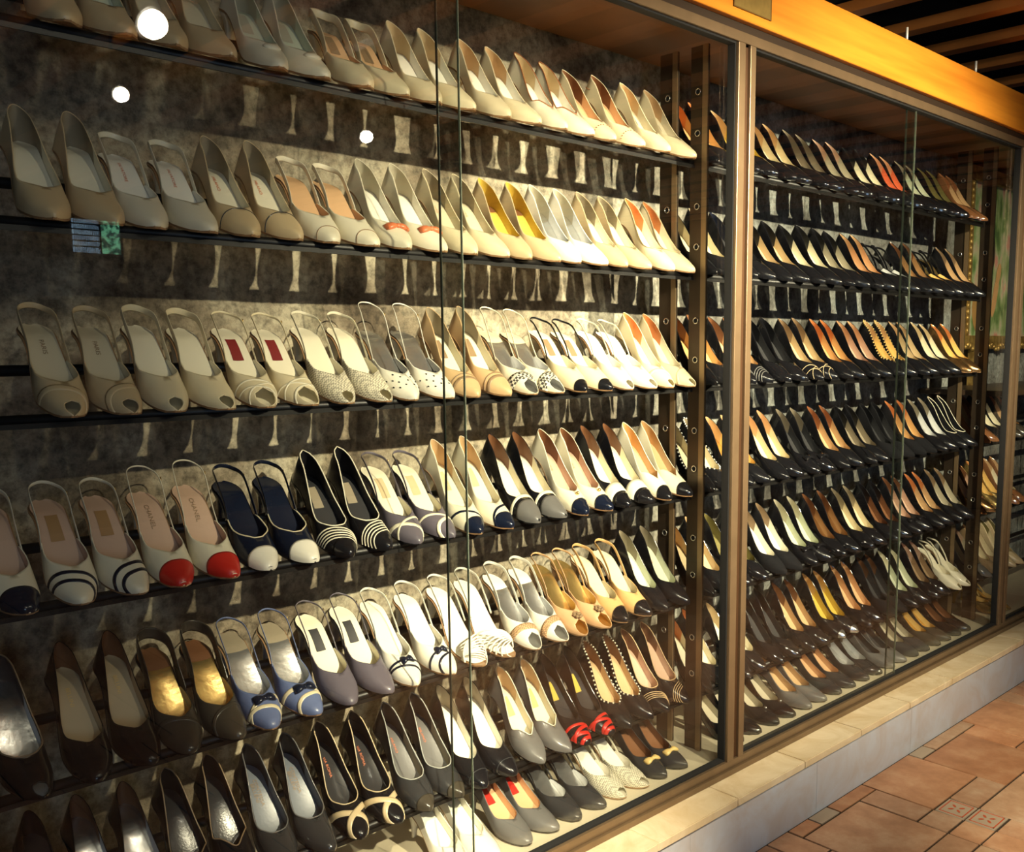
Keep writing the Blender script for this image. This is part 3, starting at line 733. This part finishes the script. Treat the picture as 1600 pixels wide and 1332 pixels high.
BAY1 = [
 # top rack
 ([.528,.599,.691,.753,.861,.93,1.03,1.099,1.19,1.253,1.361,1.433,1.523,1.59,1.678,1.766,1.866,1.975], [
  (D(c='beige', toe='round', ins='palegreen'), 'plain beige pump, leftmost pair'),
  (D(c='beige', ins='insole'), 'plain beige pump, second pair from left'),
  (D(c='offwhite', ins='palegreen', li='palegrey', knot='offwhite', toe='round', label='palegrey'), 'off-white pump with gathered toe and pale green insole'),
  (D(k=S_, c='cream', ins='peach', li='brown', label='taupe', strapw=.008), 'cream pump with open sides and brown lining'),
  (D(c='cream', ins='white', li='beige'), 'cream pump with white insole'),
  (D(c='cream', ins='white', li='tan', text=(['ROMA'], 'pink', .009)), 'plain cream pump with beige lining'),
  (D(c='offwhite', ins='white', li='beige', v=True, pipe='rust'), 'ivory pump with rust piping'),
  (D(c='cream', ins='peach', li='brown', dashes='rust'), 'cream pump with rust stitched dashes'),
  (D(c='cream', ins='insole', li='tan', heelpad='cream', label='darkgrey'), 'cream pump with tan lining and black label')]),
 ([.496,.568,.637,.70,.796,.866,.952,1.016,1.108,1.176,1.272,1.336,1.418,1.488,1.571,1.631,1.722,1.781,1.906,1.973], [
  (D(c='beige', ins='offwhite', li='grey'), 'beige pump with grey lining'),
  (D(k=S_, c='offwhite', toe='round', ins='white', strapw=.005, text=(['SALVATORE'], 'coral', .007)), 'cream slingback with loose looped strap'),
  (D(c='beige', ins='offwhite', li='grey', bands=[('darkgrey', .245, .006, .01, .02)], text=(['MILANO'], 'coral', .008)), 'tan beige pump with slashed bow toe'),
  (D(k=S_, c='offwhite', toe='round', ins='peach', li='rust', bands=[('taupe', .105, .006, 0, .03)], strapw=.005), 'cream slingback with seamed toe and peach insole'),
  (D(c='offwhite', ins='white', li='palegrey', bow='coral'), 'ivory pump with coral orange bow'),
  (D(c='cream', ins='insole', li='grey', text=(['PARIS'], 'coral', .008)), 'plain ecru pump with grey lining'),
  (D(c='beige', ins='yellow', li='yellow', heelpad='brown'), 'beige pump with mustard yellow insole'),
  (D(c='white', ins='silver', insfin='metal', li='palegrey'), 'white pump with shiny silver insole'),
  (D(c='beige', ins='offwhite', li='grey', heelpad='palegrey'), 'beige pump with worn white insole'),
  (D(c='cream', ins='offwhite', li='orange', pipe='beige'), 'cream pump with bright orange lining')]),
 ([.501,.568,.656,.722,.811,.878,.97,1.043,1.104,1.192,1.268,1.337,1.425,1.496,1.579,1.652,1.739,1.809,1.908,1.97], [
  (D(k=PS, c='beige', toe='round', ins='insole', li='grey', strapw=.005, bands=[('beige', .17, .05, .06, .02)], text=(['PARIS'], 'taupe', .010)), 'beige peep-toe slingback with crossed vamp'),
  (D(k=PS, c='cream', toe='round', ins='offwhite', li='taupe', strapw=.006, th=.30), 'cream peep-toe slingback with wide looped strap'),
  (D(k=SA, c='cream', toe='round', ins='offwhite', label='maroon', strapw=.0022, bands=[('offwhite', .16, .014, .05, 0), ('offwhite', .19, .014, -.05, 0), ('offwhite', .24, .014, .04, 0)]), 'cream strappy sandal with dark red insole label'),
  (D(k=PS, c='offwhite', fin='woven', toe='round', ins='offwhite', li='palegrey', strapw=.003), 'woven off-white peep-toe shoe'),
  (D(k=S_, c='white', ins='silver', insfin='metal', li='silver', lifin='metal', dots='darkgrey', strapw=.0015, loop=.062), 'white slingback with cut-outs and silver insole'),
  (D(c='tan', ins='offwhite', li='grey', label='taupe', bands=[('taupe', .17, .03, .02, .02), ('taupe', .225, .012, .02, .02)]), 'tan pump with taupe banded vamp'),
  (D(k=SA, c='offwhite', toe='round', ins='silver', insfin='metal', heelpad='cream', strapw=.0018, loop=.058, bands=[('greek', .15, .10, .03, 0, 'woven')]), 'sandal with black and white greek-key band'),
  (D(k=S_, c='cream', ins='offwhite', label='taupe', cap=('black', .115), strapw=.0025, strapc='black'), 'cream pleated slingback with black toe'),
  (D(k=PS, c='offwhite', toe='round', ins='white', li='palegreen', strapw=.002), 'pale ivory peep-toe slingback'),
  (D(k=PE, c='cream', toe='round', ins='offwhite', li='orange', bands=[('cream', .19, .03, .05, .02)]), 'cream peep-toe pump with orange lining')]),
 ([.404,.494,.562,.646,.715,.80,.866,.96,1.028,1.113,1.185,1.27,1.337,1.429,1.503,1.582,1.658,1.73,1.797,1.891,1.967], [
  (D(k=S_, c='offwhite', toe='round', ins='pink', cap=('navy', .17), strapw=.004), 'cream slingback with navy toe'),
  (D(k=S_, c='offwhite', toe='round', ins='pink', li='brown', strapw=.003, label='bronze', bands=[('navy', .125, .026, .06, .01), ('navy', .20, .026, .06, .01)]), 'white slingback with two navy stripes'),
  (D(k=S_, c='offwhite', toe='round', ins='pink', li='taupe', cap=('red', .19), strapw=.0016, loop=.052, text=(['CHANEL'], 'taupe', .011)), 'cream slingback with bright red toe'),
  (D(k=S_, c='navy', toe='round', ins='navy', insfin='leather', li='navy', cap=('white', .185), strapw=.004, pipe='cream'), 'navy slingback with white toe'),
  (D(c='black', ins='darkgrey', insfin='leather', li='black', pipe='offwhite', cap=('black', .15), bands=[('offwhite', a, .0095, .05, .0) for a in (.15, .178, .206, .234, .262)], label='grey'), 'black pump with five white vamp stripes'),
  (D(k=S_, c='purplegrey', ins='offwhite', label='beige', strapw=.003, bands=[('offwhite', .16, .035, .07, .0), ('offwhite', .235, .02, -.05, 0)]), 'grey slingback with twisted cream vamp'),
  (D(c='offwhite', ins='offwhite', li='tan', label='beige', cap=('navy', .15), bands=[('navy', .20, .022, .07, .01)]), 'white pump with navy toe and diagonal band'),
  (D(c='black', ins='offwhite', li='brown', cap=('grey', .25), bands=[('offwhite', .265, .03, 0, .03)], dots2=1), 'black and white pump with grey wingtip'),
  (D(c='offwhite', ins='pink', li='brown', cap=('navy', .165, 'patent'), ball='gold', text=(['PARIS'], 'taupe', .010)), 'white pump with navy toe and gold ball'),
  (D(c='black', ins='offwhite', li='brown', cap=('black', .155, 'patent'), bands=[('offwhite', .165, .12, 0, .02)]), 'black pump with white vamp and patent toe'),
  (D(c='offwhite', ins='tan', li='camel', cap=('black', .16, 'patent'), v=True), 'white pump with black toe and tan insole')]),
 ([.404,.499,.567,.643,.708,.789,.866,.959,1.013,1.096,1.181,1.267,1.341,1.43,1.498,1.578,1.648,1.72,1.791,1.874,1.95], [
  (D(k=PE, c='black', toe='round', ins='silver', insfin='metal', li='darkgrey', pipe='taupe'), 'black peep-toe pump with silver insole'),
  (D(c='black', toe='round', ins='beige', li='brown', text=(['BELLINI'], 'gold', .009)), 'black pump with beige insole and gold lettering'),
  (D(k=S_, c='greybrown', toe='round', ins='gold', insfin='metal', li='brown', heelpad='brown', strapw=.012, bands=[('greybrown', .22, .03, .06, .02)]), 'dark grey pump with shiny gold insole'),
  (D(k=S_, c='blue', toe='round', ins='silver', insfin='metal', heelpad='grey', strapw=.002, bands=[('cream', .13, .03, .03, .02), ('cream', .20, .035, -.04, .02)], bow='navy', boww=.02), 'blue and cream scalloped slingback'),
  (D(k=S_, c='purplegrey', toe='round', ins='offwhite', li='yellow', label='darkgrey', strapw=.002), 'grey slingback with cream insole'),
  (D(k=S_, c='white', ins='white', insfin='patent', li='offwhite', strapw=.003, bands=[('navy', .15, .02, .06, .01), ('navy', .215, .02, .03, .01)], bow='navy', boww=.014), 'white slingback with navy ribbons'),
  (D(k='straps', c='white', toe='round', ins='white', strapw=.003, bands=[('white', .10+.024*i, .011, .06-.02*i, 0, 'leather', 'strap', -.0008-.0003*i) for i in range(8)]), 'white sandal of many narrow straps'),
  (D(k=SA, c='white', toe='round', ins='silver', insfin='metal', heelpad='white', strapw=.004, bands=[('peach', .20, .07, .03, 0, 'woven')]), 'white slingback sandal with woven basket band'),
  (D(k=SA, c='peach', toe='round', ins='gold', insfin='metal', strapw=.0025, rosette='taupe'), 'peach and gold sandal with rosette'),
  (D(k=S_, c='camel', ins='insole', li='camel', cap=('black', .165, 'patent'), strapw=.004), 'camel slingback with black patent toe'),
  (D(c='black', ins='palegreen', li='grey', text=(['BAZAR'], 'coral', .008)), 'black pump with pale insole')]),
 ([.355,.425,.505,.575,.655,.725,.81,.88,.967,1.03,1.13,1.196,1.257,1.336,1.452,1.516,1.583,1.643,1.73,1.806,1.882,1.954], [
  (D(c='black', ins='darkgrey', li='black'), 'black pump with dark insole, leftmost pair'),
  (D(c='black', toe='round', ins='silver', insfin='metal', li='brown'), 'black pump with silvery insole and brown lining'),
  (D(c='black', ins='darkgrey', insfin='leather', li='black', pipe='taupe', v=True), 'black pump with taupe piping'),
  (D(c='darkgrey', fin='patent', toe='round', ins='steel', insfin='leather', li='black', pipe='grey', text=(['CONTESSA', 'BELLENI'], 'taupe', .0095)), 'dark grey pump with steel blue insole'),
  (D(c='black', ins='darkgrey', insfin='patent', li='black', toe='round', bands=[('beige', .165, .055, .09, 0), ('beige', .17, .055, -.09, 0, 'leather', 'vamp_band', -.0016)], pipe='beige', text=(['VIA ROMA'], 'coral', .008)), 'black pump with crossed beige straps'),
  (D(c='darkgrey', ins='grey', insfin='leather', li='black', pipe='palegrey', cap=('greybrown', .12), text=(['MILANO'], 'coral', .008)), 'charcoal pump with grey insole'),
  (D(c='black', ins='white', li='grey', toe='round', bands=[('darkgrey', .13, .006, 0, .02)]), 'black pump with large white insole'),
  (D(c='grey', ins='offwhite', li='tan', pipe='offwhite', v=True, label='gold'), 'grey pump with white piping'),
  (D(c='black', ins='darkgrey', insfin='leather', li='black', toe='round', label='yellow', bands=[('red', .03, .036, .0, 0), ('red', .085, .042, .03, 0), ('red', .145, .036, -.03, 0, 'leather', 'vamp_band', -.0011), ('red', .195, .03, .03, 0)]), 'black pump with red checked toe'),
  (D(c='black', ins='tan', li='brown', studs='offwhite'), 'black pump edged with pale studs'),
  (D(c='black', ins='pink', li='brown', bands=[('tan', .15, .006, .07, 0), ('tan', .175, .006, .07, 0), ('tan', .20, .006, .07, 0), ('tan', .225, .006, .07, 0)], pipe='tan'), 'black pump with fine gold stripes')]),
]
for r_, (ys, styles) in enumerate(BAY1):
    ys = spread(ys); seq = []; print('ROW', r_, [round(b-a, 3) for a, b in zip(ys[:-1], ys[1:])])
    n = len(ys)
    if n % 2: seq.append((styles[0], 1, True)); rest = styles[1:]
    else: rest = styles
    for st in rest: seq += [(st, -1, False), (st, 1, False)]
    assert len(seq) == n, (r_, n, len(seq))
    for y, ((st, desc), side, single) in zip(ys, seq):
        lab = '%s, %s one, %s of near bay' % (desc, 'left' if side < 0 else 'right', ROWN[r_])
        if single: lab = '%s, left end of %s, near bay' % (desc, ROWN[r_])
        place(st, side, 0, -.12+rs.uniform(-.003, .003), y, ROWZ[r_]+.001, PITCH+rs.uniform(-.015, .015), R(rs.uniform(-.7, .7))+side*R(-.5), lab, 'shoes on the %s of the near bay' % ROWN[r_])

# middle bay: mostly black pumps, told apart by their insoles
def B(ins, li=None, **k_): return D(c='black', ins=ins, li=li or 'black', **k_)
BAY2 = [
 [(B('camel', 'orange'), 'tan'), (B('yellow', 'tan', fin='patent'), 'mustard yellow'), (B('cream', 'tan', fin='patent'), 'cream'), (B('grey', 'grey', fin='patent'), 'grey'), (B('palegrey', 'pink', fin='patent'), 'pale grey'), (B('offwhite', fin='patent'), 'off-white'),
  (B('coral', 'peach', fin='patent'), 'red'), (B('palegreen', 'grey', fin='patent'), 'pale green'), (B('olive', 'olive', fin='patent'), 'olive'), (D(c='brown', ins='tan', li='rust', fin='patent'), 'rust')],
 [(B('insole', 'grey'), 'beige'), (B('darkgrey', 'navy'), 'dark blue'), (B('beige'), 'sand'), (B('offwhite'), 'off-white'), (B('palegrey'), 'pale grey'), (B('peach', 'tan'), 'peach'), (B('silver', 'olive', insfin='metal', k=S_), 'silver'), (B('bronze', 'brown', insfin='metal'), 'bronze'),
  (B('gold', 'olive', insfin='metal', k=S_), 'gold'), (B('tan', 'taupe'), 'tan')],
 [(B('camel', 'brown'), 'camel'), (B('tan', 'brown', bands=[('grey', .12+.03*i, .008, .02, .02, 'leather') for i in range(4)]), 'brown'), (B('darkgrey', fin='patent'), 'dark grey'), (B('beige', 'taupe', bands=[('beige', .13, .006, .05, .02), ('beige', .17, .006, -.05, .02), ('beige', .21, .006, .05, .02)]), 'taupe'), (B('camel', 'orange'), 'orange tan'),
  (B('pink', 'peach'), 'pinkish'), (B('gold', 'tan', insfin='metal', studs='gold'), 'gold'), (B('beige', 'tan'), 'beige'), (B('offwhite', 'beige'), 'cream'), (D(c='bronze', ins='gold', insfin='metal', li='orange', fin='metal'), 'shiny orange gold')],
 [(B('insole', 'grey', studs='silver'), 'pale'), (B('gold', 'tan', insfin='metal'), 'gold'), (B('cream', 'peach', fin='patent'), 'cream'), (B('darkgrey', 'grey', fin='patent', bow='black'), 'dark grey'), (B('tan', 'rust'), 'rust tan'), (B('grey', 'black'), 'grey'), (B('darkgrey', 'black', fin='suede'), 'black'),
  (B('camel', 'orange', fin='suede'), 'orange tan'), (B('silver', 'grey', insfin='metal'), 'silver'), (B('black', 'black', pipe='offwhite'), 'white-edged black')],
 [(B('beige', 'tan'), 'beige'), (B('olive', 'olive', fin='patent', toe='round'), 'olive'), (B('white', 'taupe', fin='suede'), 'white'), (B('palegreen', 'palegrey', bow='black'), 'pale green'), (B('bronze', 'brown', insfin='metal', fin='patent'), 'bronze'), (B('cream', 'grey', fin='patent'), 'cream'),
  (B('brown', 'black', fin='patent'), 'brown'), (B('pink', 'brown', bow='black'), 'pink'), (B('tan', 'orange'), 'orange tan'), (B('palegrey', 'taupe'), 'pale grey')],
 [(B('offwhite', 'orange', fin='patent'), 'orange and white'), (B('offwhite', 'beige', fin='patent'), 'off-white'), (B('darkgrey', 'black', fin='patent'), 'dark grey'), (B('tan', 'brown', fin='patent'), 'tan'), (B('yellow', 'tan', cap=('silver', .10, 'metal'), ), 'yellow cream'), (B('peach', 'tan', fin='patent'), 'peach'),
  (B('darkgrey', 'brown', fin='suede'), 'charcoal'), (B('palegreen', 'offwhite'), 'pale green'), (B('taupe', 'pink', fin='patent'), 'taupe'), (D(k=PS, c='offwhite', ins='offwhite', li='brown', toe='round'), 'white')],
]
ORD = ['first', 'second', 'third', 'fourth', 'fifth', 'sixth', 'seventh', 'eighth', 'ninth', 'tenth']
for r_, row in enumerate(BAY2):
    for q, (st, ins) in enumerate(row):
        for side in (-1, 1):
            y = 2.068+.1765*q+(0 if side < 0 else .0735)
            col_ = {'black': 'black', 'brown': 'brown', 'bronze': 'bronze', 'offwhite': 'white'}[st['c']]
            lab = '%s shoe with %s insole, %s one of %s pair, %s, middle bay' % (col_, ins, 'left' if side < 0 else 'right', ORD[q], ROWN[r_])
            place(st, side, 1, -.12+rs.uniform(-.004, .004), y, ROWZ[r_]+.001, PITCH+rs.uniform(-.02, .02), R(rs.uniform(-.5, .5)), lab, 'shoes on the %s of the middle bay' % ROWN[r_])

# far bay: three low racks
BAY3 = [[(D(c='brown', ins='taupe', li='brown', fin='patent'), 'brown shoe with taupe insole'), (B('offwhite', 'brown', fin='patent'), 'black shoe with white insole'), (D(c='greybrown', ins='tan', li='rust'), 'grey-brown shoe with tan insole')],
        [(D(c='bronze', ins='pink', li='brown', fin='metal'), 'bronze shoe with pink insole'), (D(c='gold', ins='gold', li='orange', insfin='metal', fin='metal'), 'gold shoe with gold insole'), (D(c='brown', ins='offwhite', li='tan', fin='patent'), 'brown shoe with white insole')],
        [(D(c='grey', ins='palegrey', li='pink', fin='patent'), 'grey shoe with pale insole'), (D(c='taupe', ins='cream', li='tan', fin='patent'), 'taupe shoe with cream insole'), (D(c='beige', ins='cream', li='olive'), 'beige shoe with cream insole')]]
for r_, row in enumerate(BAY3):
    for q, (st, desc) in enumerate(row):
        for side in (-1, 1):
            y = 3.865+.170*q+(0 if side < 0 else .0735)
            place(st, side, 2, -.12, y, ROWZ[3+r_]+.001, PITCH, 0, '%s, %s one, %s rack of farthest bay' % (desc, 'left' if side < 0 else 'right', ['upper', 'middle', 'lowest'][r_]), 'shoes on the low racks of the farthest bay')

# shoes standing on the cream floor board of the case
FL1 = [(1.175, D(c='white', ins='white', li='palegrey', fin='patent'), 'white patent shoe'), (1.345, D(c='grey', toe='round', ins='peach', li='brown', label='red'), 'grey shoe with red insole patch'), (1.50, D(k=S_, c='darkgrey', ins='silver', insfin='metal', li='palegrey', toe='round'), 'dark slingback with silver insole'),
       (1.655, D(k=PS, c='offwhite', fin='woven', toe='round', ins='white', li='taupe'), 'ivory peep-toe shoe with striped weave'), (1.81, D(c='darkgrey', ins='brown', li='brown', bow='gold'), 'charcoal shoe with gold bow'),]
for y0, st, desc in FL1:
    for side in (-1, 1):
        place(st, side, 0, -.062, y0+(0 if side < 0 else .072), .2035, R(2), R(rs.uniform(-2, 2)), '%s, %s one, on floor of near bay' % (desc, 'left' if side < 0 else 'right'), 'shoes on the floor of the near bay')
FL2 = [(B('palegrey', 'grey', fin='patent'), 'pale grey'), (B('palegrey', 'darkgrey', ball='silver'), 'silvery'), (D(c='grey', ins='tan', li='camel'), 'tan'), (D(c='darkgrey', ins='peach', li='brown'), 'peach'), (D(c='darkgrey', ins='silver', li='grey', insfin='metal', fin='patent'), 'silver'), (D(c='grey', ins='darkgrey', li='grey'), 'dark grey'),
       (D(c='darkgrey', ins='palegrey', li='offwhite', fin='suede'), 'whitish'), (D(c='greybrown', ins='gold', li='yellow', insfin='metal'), 'gold'), (B('brown', 'brown', fin='patent'), 'brown')]
for q, (st, ins) in enumerate(FL2):
    for side in (-1, 1):
        y = 2.13+.175*q+(0 if side < 0 else .075)
        place(dict(st, toe='round'), side, 1, -.055, y, .2035, R(2), R(rs.uniform(-2, 2)), 'dark shoe with %s insole, %s one, on floor of middle bay' % (ins, 'left' if side < 0 else 'right'), 'shoes on the floor of the middle bay')
for side in (-1, 1):
    place(D(k=SA, c='gold', ins='gold', insfin='metal', fin='metal', toe='round'), side, 2, -.06, 3.93+(0 if side < 0 else .08), .2035, R(2), 0, 'shiny gold sandal, %s one, on floor of farthest bay' % ('left' if side < 0 else 'right'), 'shoes on the floor of the farthest bay')
print('SHOES', nshoes)

# ================================================================== PAINTING in the farthest bay
pt = empty('framed_painting', (-.385, 4.61, 1.1305), label='large gilt framed portrait of a lady among green and pink foliage above the low rack', cat='painting')
def canvas_mat():
    m = bpy.data.materials.new('painted_foliage'); m.use_nodes = True; nt = m.node_tree; L = nt.links; b = nt.nodes['Principled BSDF']
    tc = nt.nodes.new('ShaderNodeTexCoord'); mp = nt.nodes.new('ShaderNodeMapping'); mp.inputs['Scale'].default_value = (1, 1, .55); L.new(tc.outputs['Object'], mp.inputs[0])
    n = nt.nodes.new('ShaderNodeTexNoise'); n.inputs['Scale'].default_value = 14; n.inputs['Detail'].default_value = 5; L.new(mp.outputs[0], n.inputs['Vector'])
    r = nt.nodes.new('ShaderNodeValToRGB'); e = r.color_ramp.elements; e[0].position = .36; e[0].color = (.07, .12, .04, 1); e[1].position = .64; e[1].color = (.48, .22, .16, 1)
    for p, c in ((.45, (.16, .24, .08, 1)), (.53, (.30, .34, .18, 1)), (.58, (.40, .36, .24, 1))): x = e.new(p); x.color = c
    L.new(n.outputs['Fac'], r.inputs['Fac']); L.new(r.outputs['Color'], b.inputs['Base Color']); b.inputs['Roughness'].default_value = .5
    return m
boxes('canvas', [(0, .012, -.46, .46, .22, .88)], canvas_mat(), pt)
GILT = mat('carved_gilt', (.50, .33, .10), .42, .6, bump=1.0, bscale=70, col2=(.25, .15, .04), vscale=40)
boxes('frame', [(0, .03, -.52, .52, .16, .22), (0, .03, -.52, .52, .88, .94), (0, .03, -.52, -.46, .22, .88), (0, .03, .46, .52, .22, .88)], GILT, pt, .006)
L_ = [((.03, -.50+.025*i, .17+.010*math.sin(i*1.3)), (.010, .013, .012)) for i in range(41)] + [((.03, sg*.49, .24+.027*i), (.009, .012, .014)) for i in range(24) for sg in (-1, 1)]
link('carved_ornament', blobs_mesh('carved_ornament', L_, 8), GILT, pt)
boxes('frame_foot', [(0, .03, -.40, -.34, 0, .17), (0, .03, .34, .40, 0, .17)], GILT, pt)
def flat_shape(name, pts, m_, par, x):
    me = mesh_pydata(name, [(x, a, b) for a, b in pts]+[(x-.001, a, b) for a, b in pts], [tuple(range(len(pts))), tuple(range(len(pts), 2*len(pts)))[::-1]]+[(i, (i+1) % len(pts), len(pts)+(i+1) % len(pts), len(pts)+i) for i in range(len(pts))], False)
    return link(name, me, m_, par)
ell = lambda cy, cz, a, b, n=18, tilt=0: [(cy+a*math.cos(t)*math.cos(tilt)-b*math.sin(t)*math.sin(tilt), cz+a*math.cos(t)*math.sin(tilt)+b*math.sin(t)*math.cos(tilt)) for t in [2*math.pi*i/n for i in range(n)]]
SK = mat('painted_skin', (.50, .28, .12), .5); HA = mat('painted_hair', (.05, .035, .02), .5)
flat_shape('painted_hair', ell(-.275, .585, .080, .115), HA, pt, .0140)
flat_shape('painted_face', ell(-.265, .545, .045, .080), SK, pt, .0152)
flat_shape('painted_arm', ell(-.175, .40, .024, .10, tilt=-.25), SK, pt, .0146)
flat_shape('painted_hand', ell(-.150, .50, .022, .048, tilt=-.3), SK, pt, .0158)
flat_shape('painted_dress', ell(-.32, .34, .09, .115), mat('painted_ochre', (.34, .19, .06), .5), pt, .0134)

# ================================================================== LAMPS, far window
HOUS = mat('lamp_housing', (.03, .03, .03), .5, .3)
for i, (loc, r, sp) in enumerate(LAMPS):
    L0 = empty('ceiling_spotlight', loc, label=['round ceiling spotlight glowing nearest the glass case', 'small glowing ceiling spotlight reflected at upper left of the near bay', 'small glowing ceiling spotlight reflected between the top two racks', 'ceiling spotlight hanging near the camera above the marble step'][i], cat='lamp', group='ceiling spotlights facing the display case')
    d = (Vector(sp[0][0])-Vector(loc)).normalized()
    link('bulb', blobs_mesh('bulb', [((0, 0, 0), r)], 20), mat('glowing_bulb', (1, .9, .7), .3, emit=(1.0, .90, .70), estr=220), L0)
    link('housing', cyl_mesh('housing', -d*(r*.35), -d*(r*2.6), r*1.15, 20, r*.7), HOUS, L0)
    link('stem', cyl_mesh('stem', -d*(r*2.2), Vector((-d.x*r*2.2, -d.y*r*2.2, 2.719-loc[2])), .006, 8), HOUS, L0)
# window high on the opposite wall, with an iron grille and greenery behind the right half
wn = empty('window_1', (5.985, 2.52, 2.06)); wn['kind'] = 'structure'
q = .62
def wb(L): return [(a, b, c*q, d*q, e*q, f*q) for a, b, c, d, e, f in L]
boxes('window_frame', wb([(-.01, .01, -.27, .27, -.20, -.185), (-.01, .01, -.27, .27, .185, .20), (-.01, .01, -.27, -.255, -.185, .185), (-.01, .01, .255, .27, -.185, .185), (-.01, .01, .03, .05, -.185, .185)]), mat('window_grey', (.12, .12, .12), .6), wn)
def pane_mat(name, c1, c2, st, sc_):
    m = mat(name, (.1, .15, .2), .5, emit=c1, estr=st); nt = m.node_tree; b = nt.nodes['Principled BSDF']; tc = [n for n in nt.nodes if n.type == 'TEX_COORD'][0]
    n = nt.nodes.new('ShaderNodeTexNoise'); n.inputs['Scale'].default_value = sc_; n.inputs['Detail'].default_value = 3; nt.links.new(tc.outputs['Object'], n.inputs['Vector'])
    r = nt.nodes.new('ShaderNodeValToRGB'); e = r.color_ramp.elements; e[0].position = .44; e[0].color = (*c2, 1); e[1].position = .58; e[1].color = (*c1, 1)
    nt.links.new(n.outputs['Fac'], r.inputs['Fac']); nt.links.new(r.outputs['Color'], b.inputs['Emission Color']); return m
boxes('pane', wb([(.002, .006, -.255, .03, -.185, .185)]), pane_mat('blue_daylight', (.30, .46, .60), (.16, .26, .36), 5.5, 20), wn)
boxes('pane', wb([(.002, .006, .05, .255, -.185, .185)]), pane_mat('green_daylight', (.20, .60, .34), (.02, .07, .05), 5.0, 26), wn)
boxes('grille', wb([(-.014, -.008, -.255+.019*i, -.249+.019*i, -.185, .185) for i in range(1, 15)]+[(-.014, -.008, -.255, .03, -.185+.062*i, -.172+.062*i) for i in range(1, 6)]), mat('black_iron', (.01, .01, .01), .6), wn)
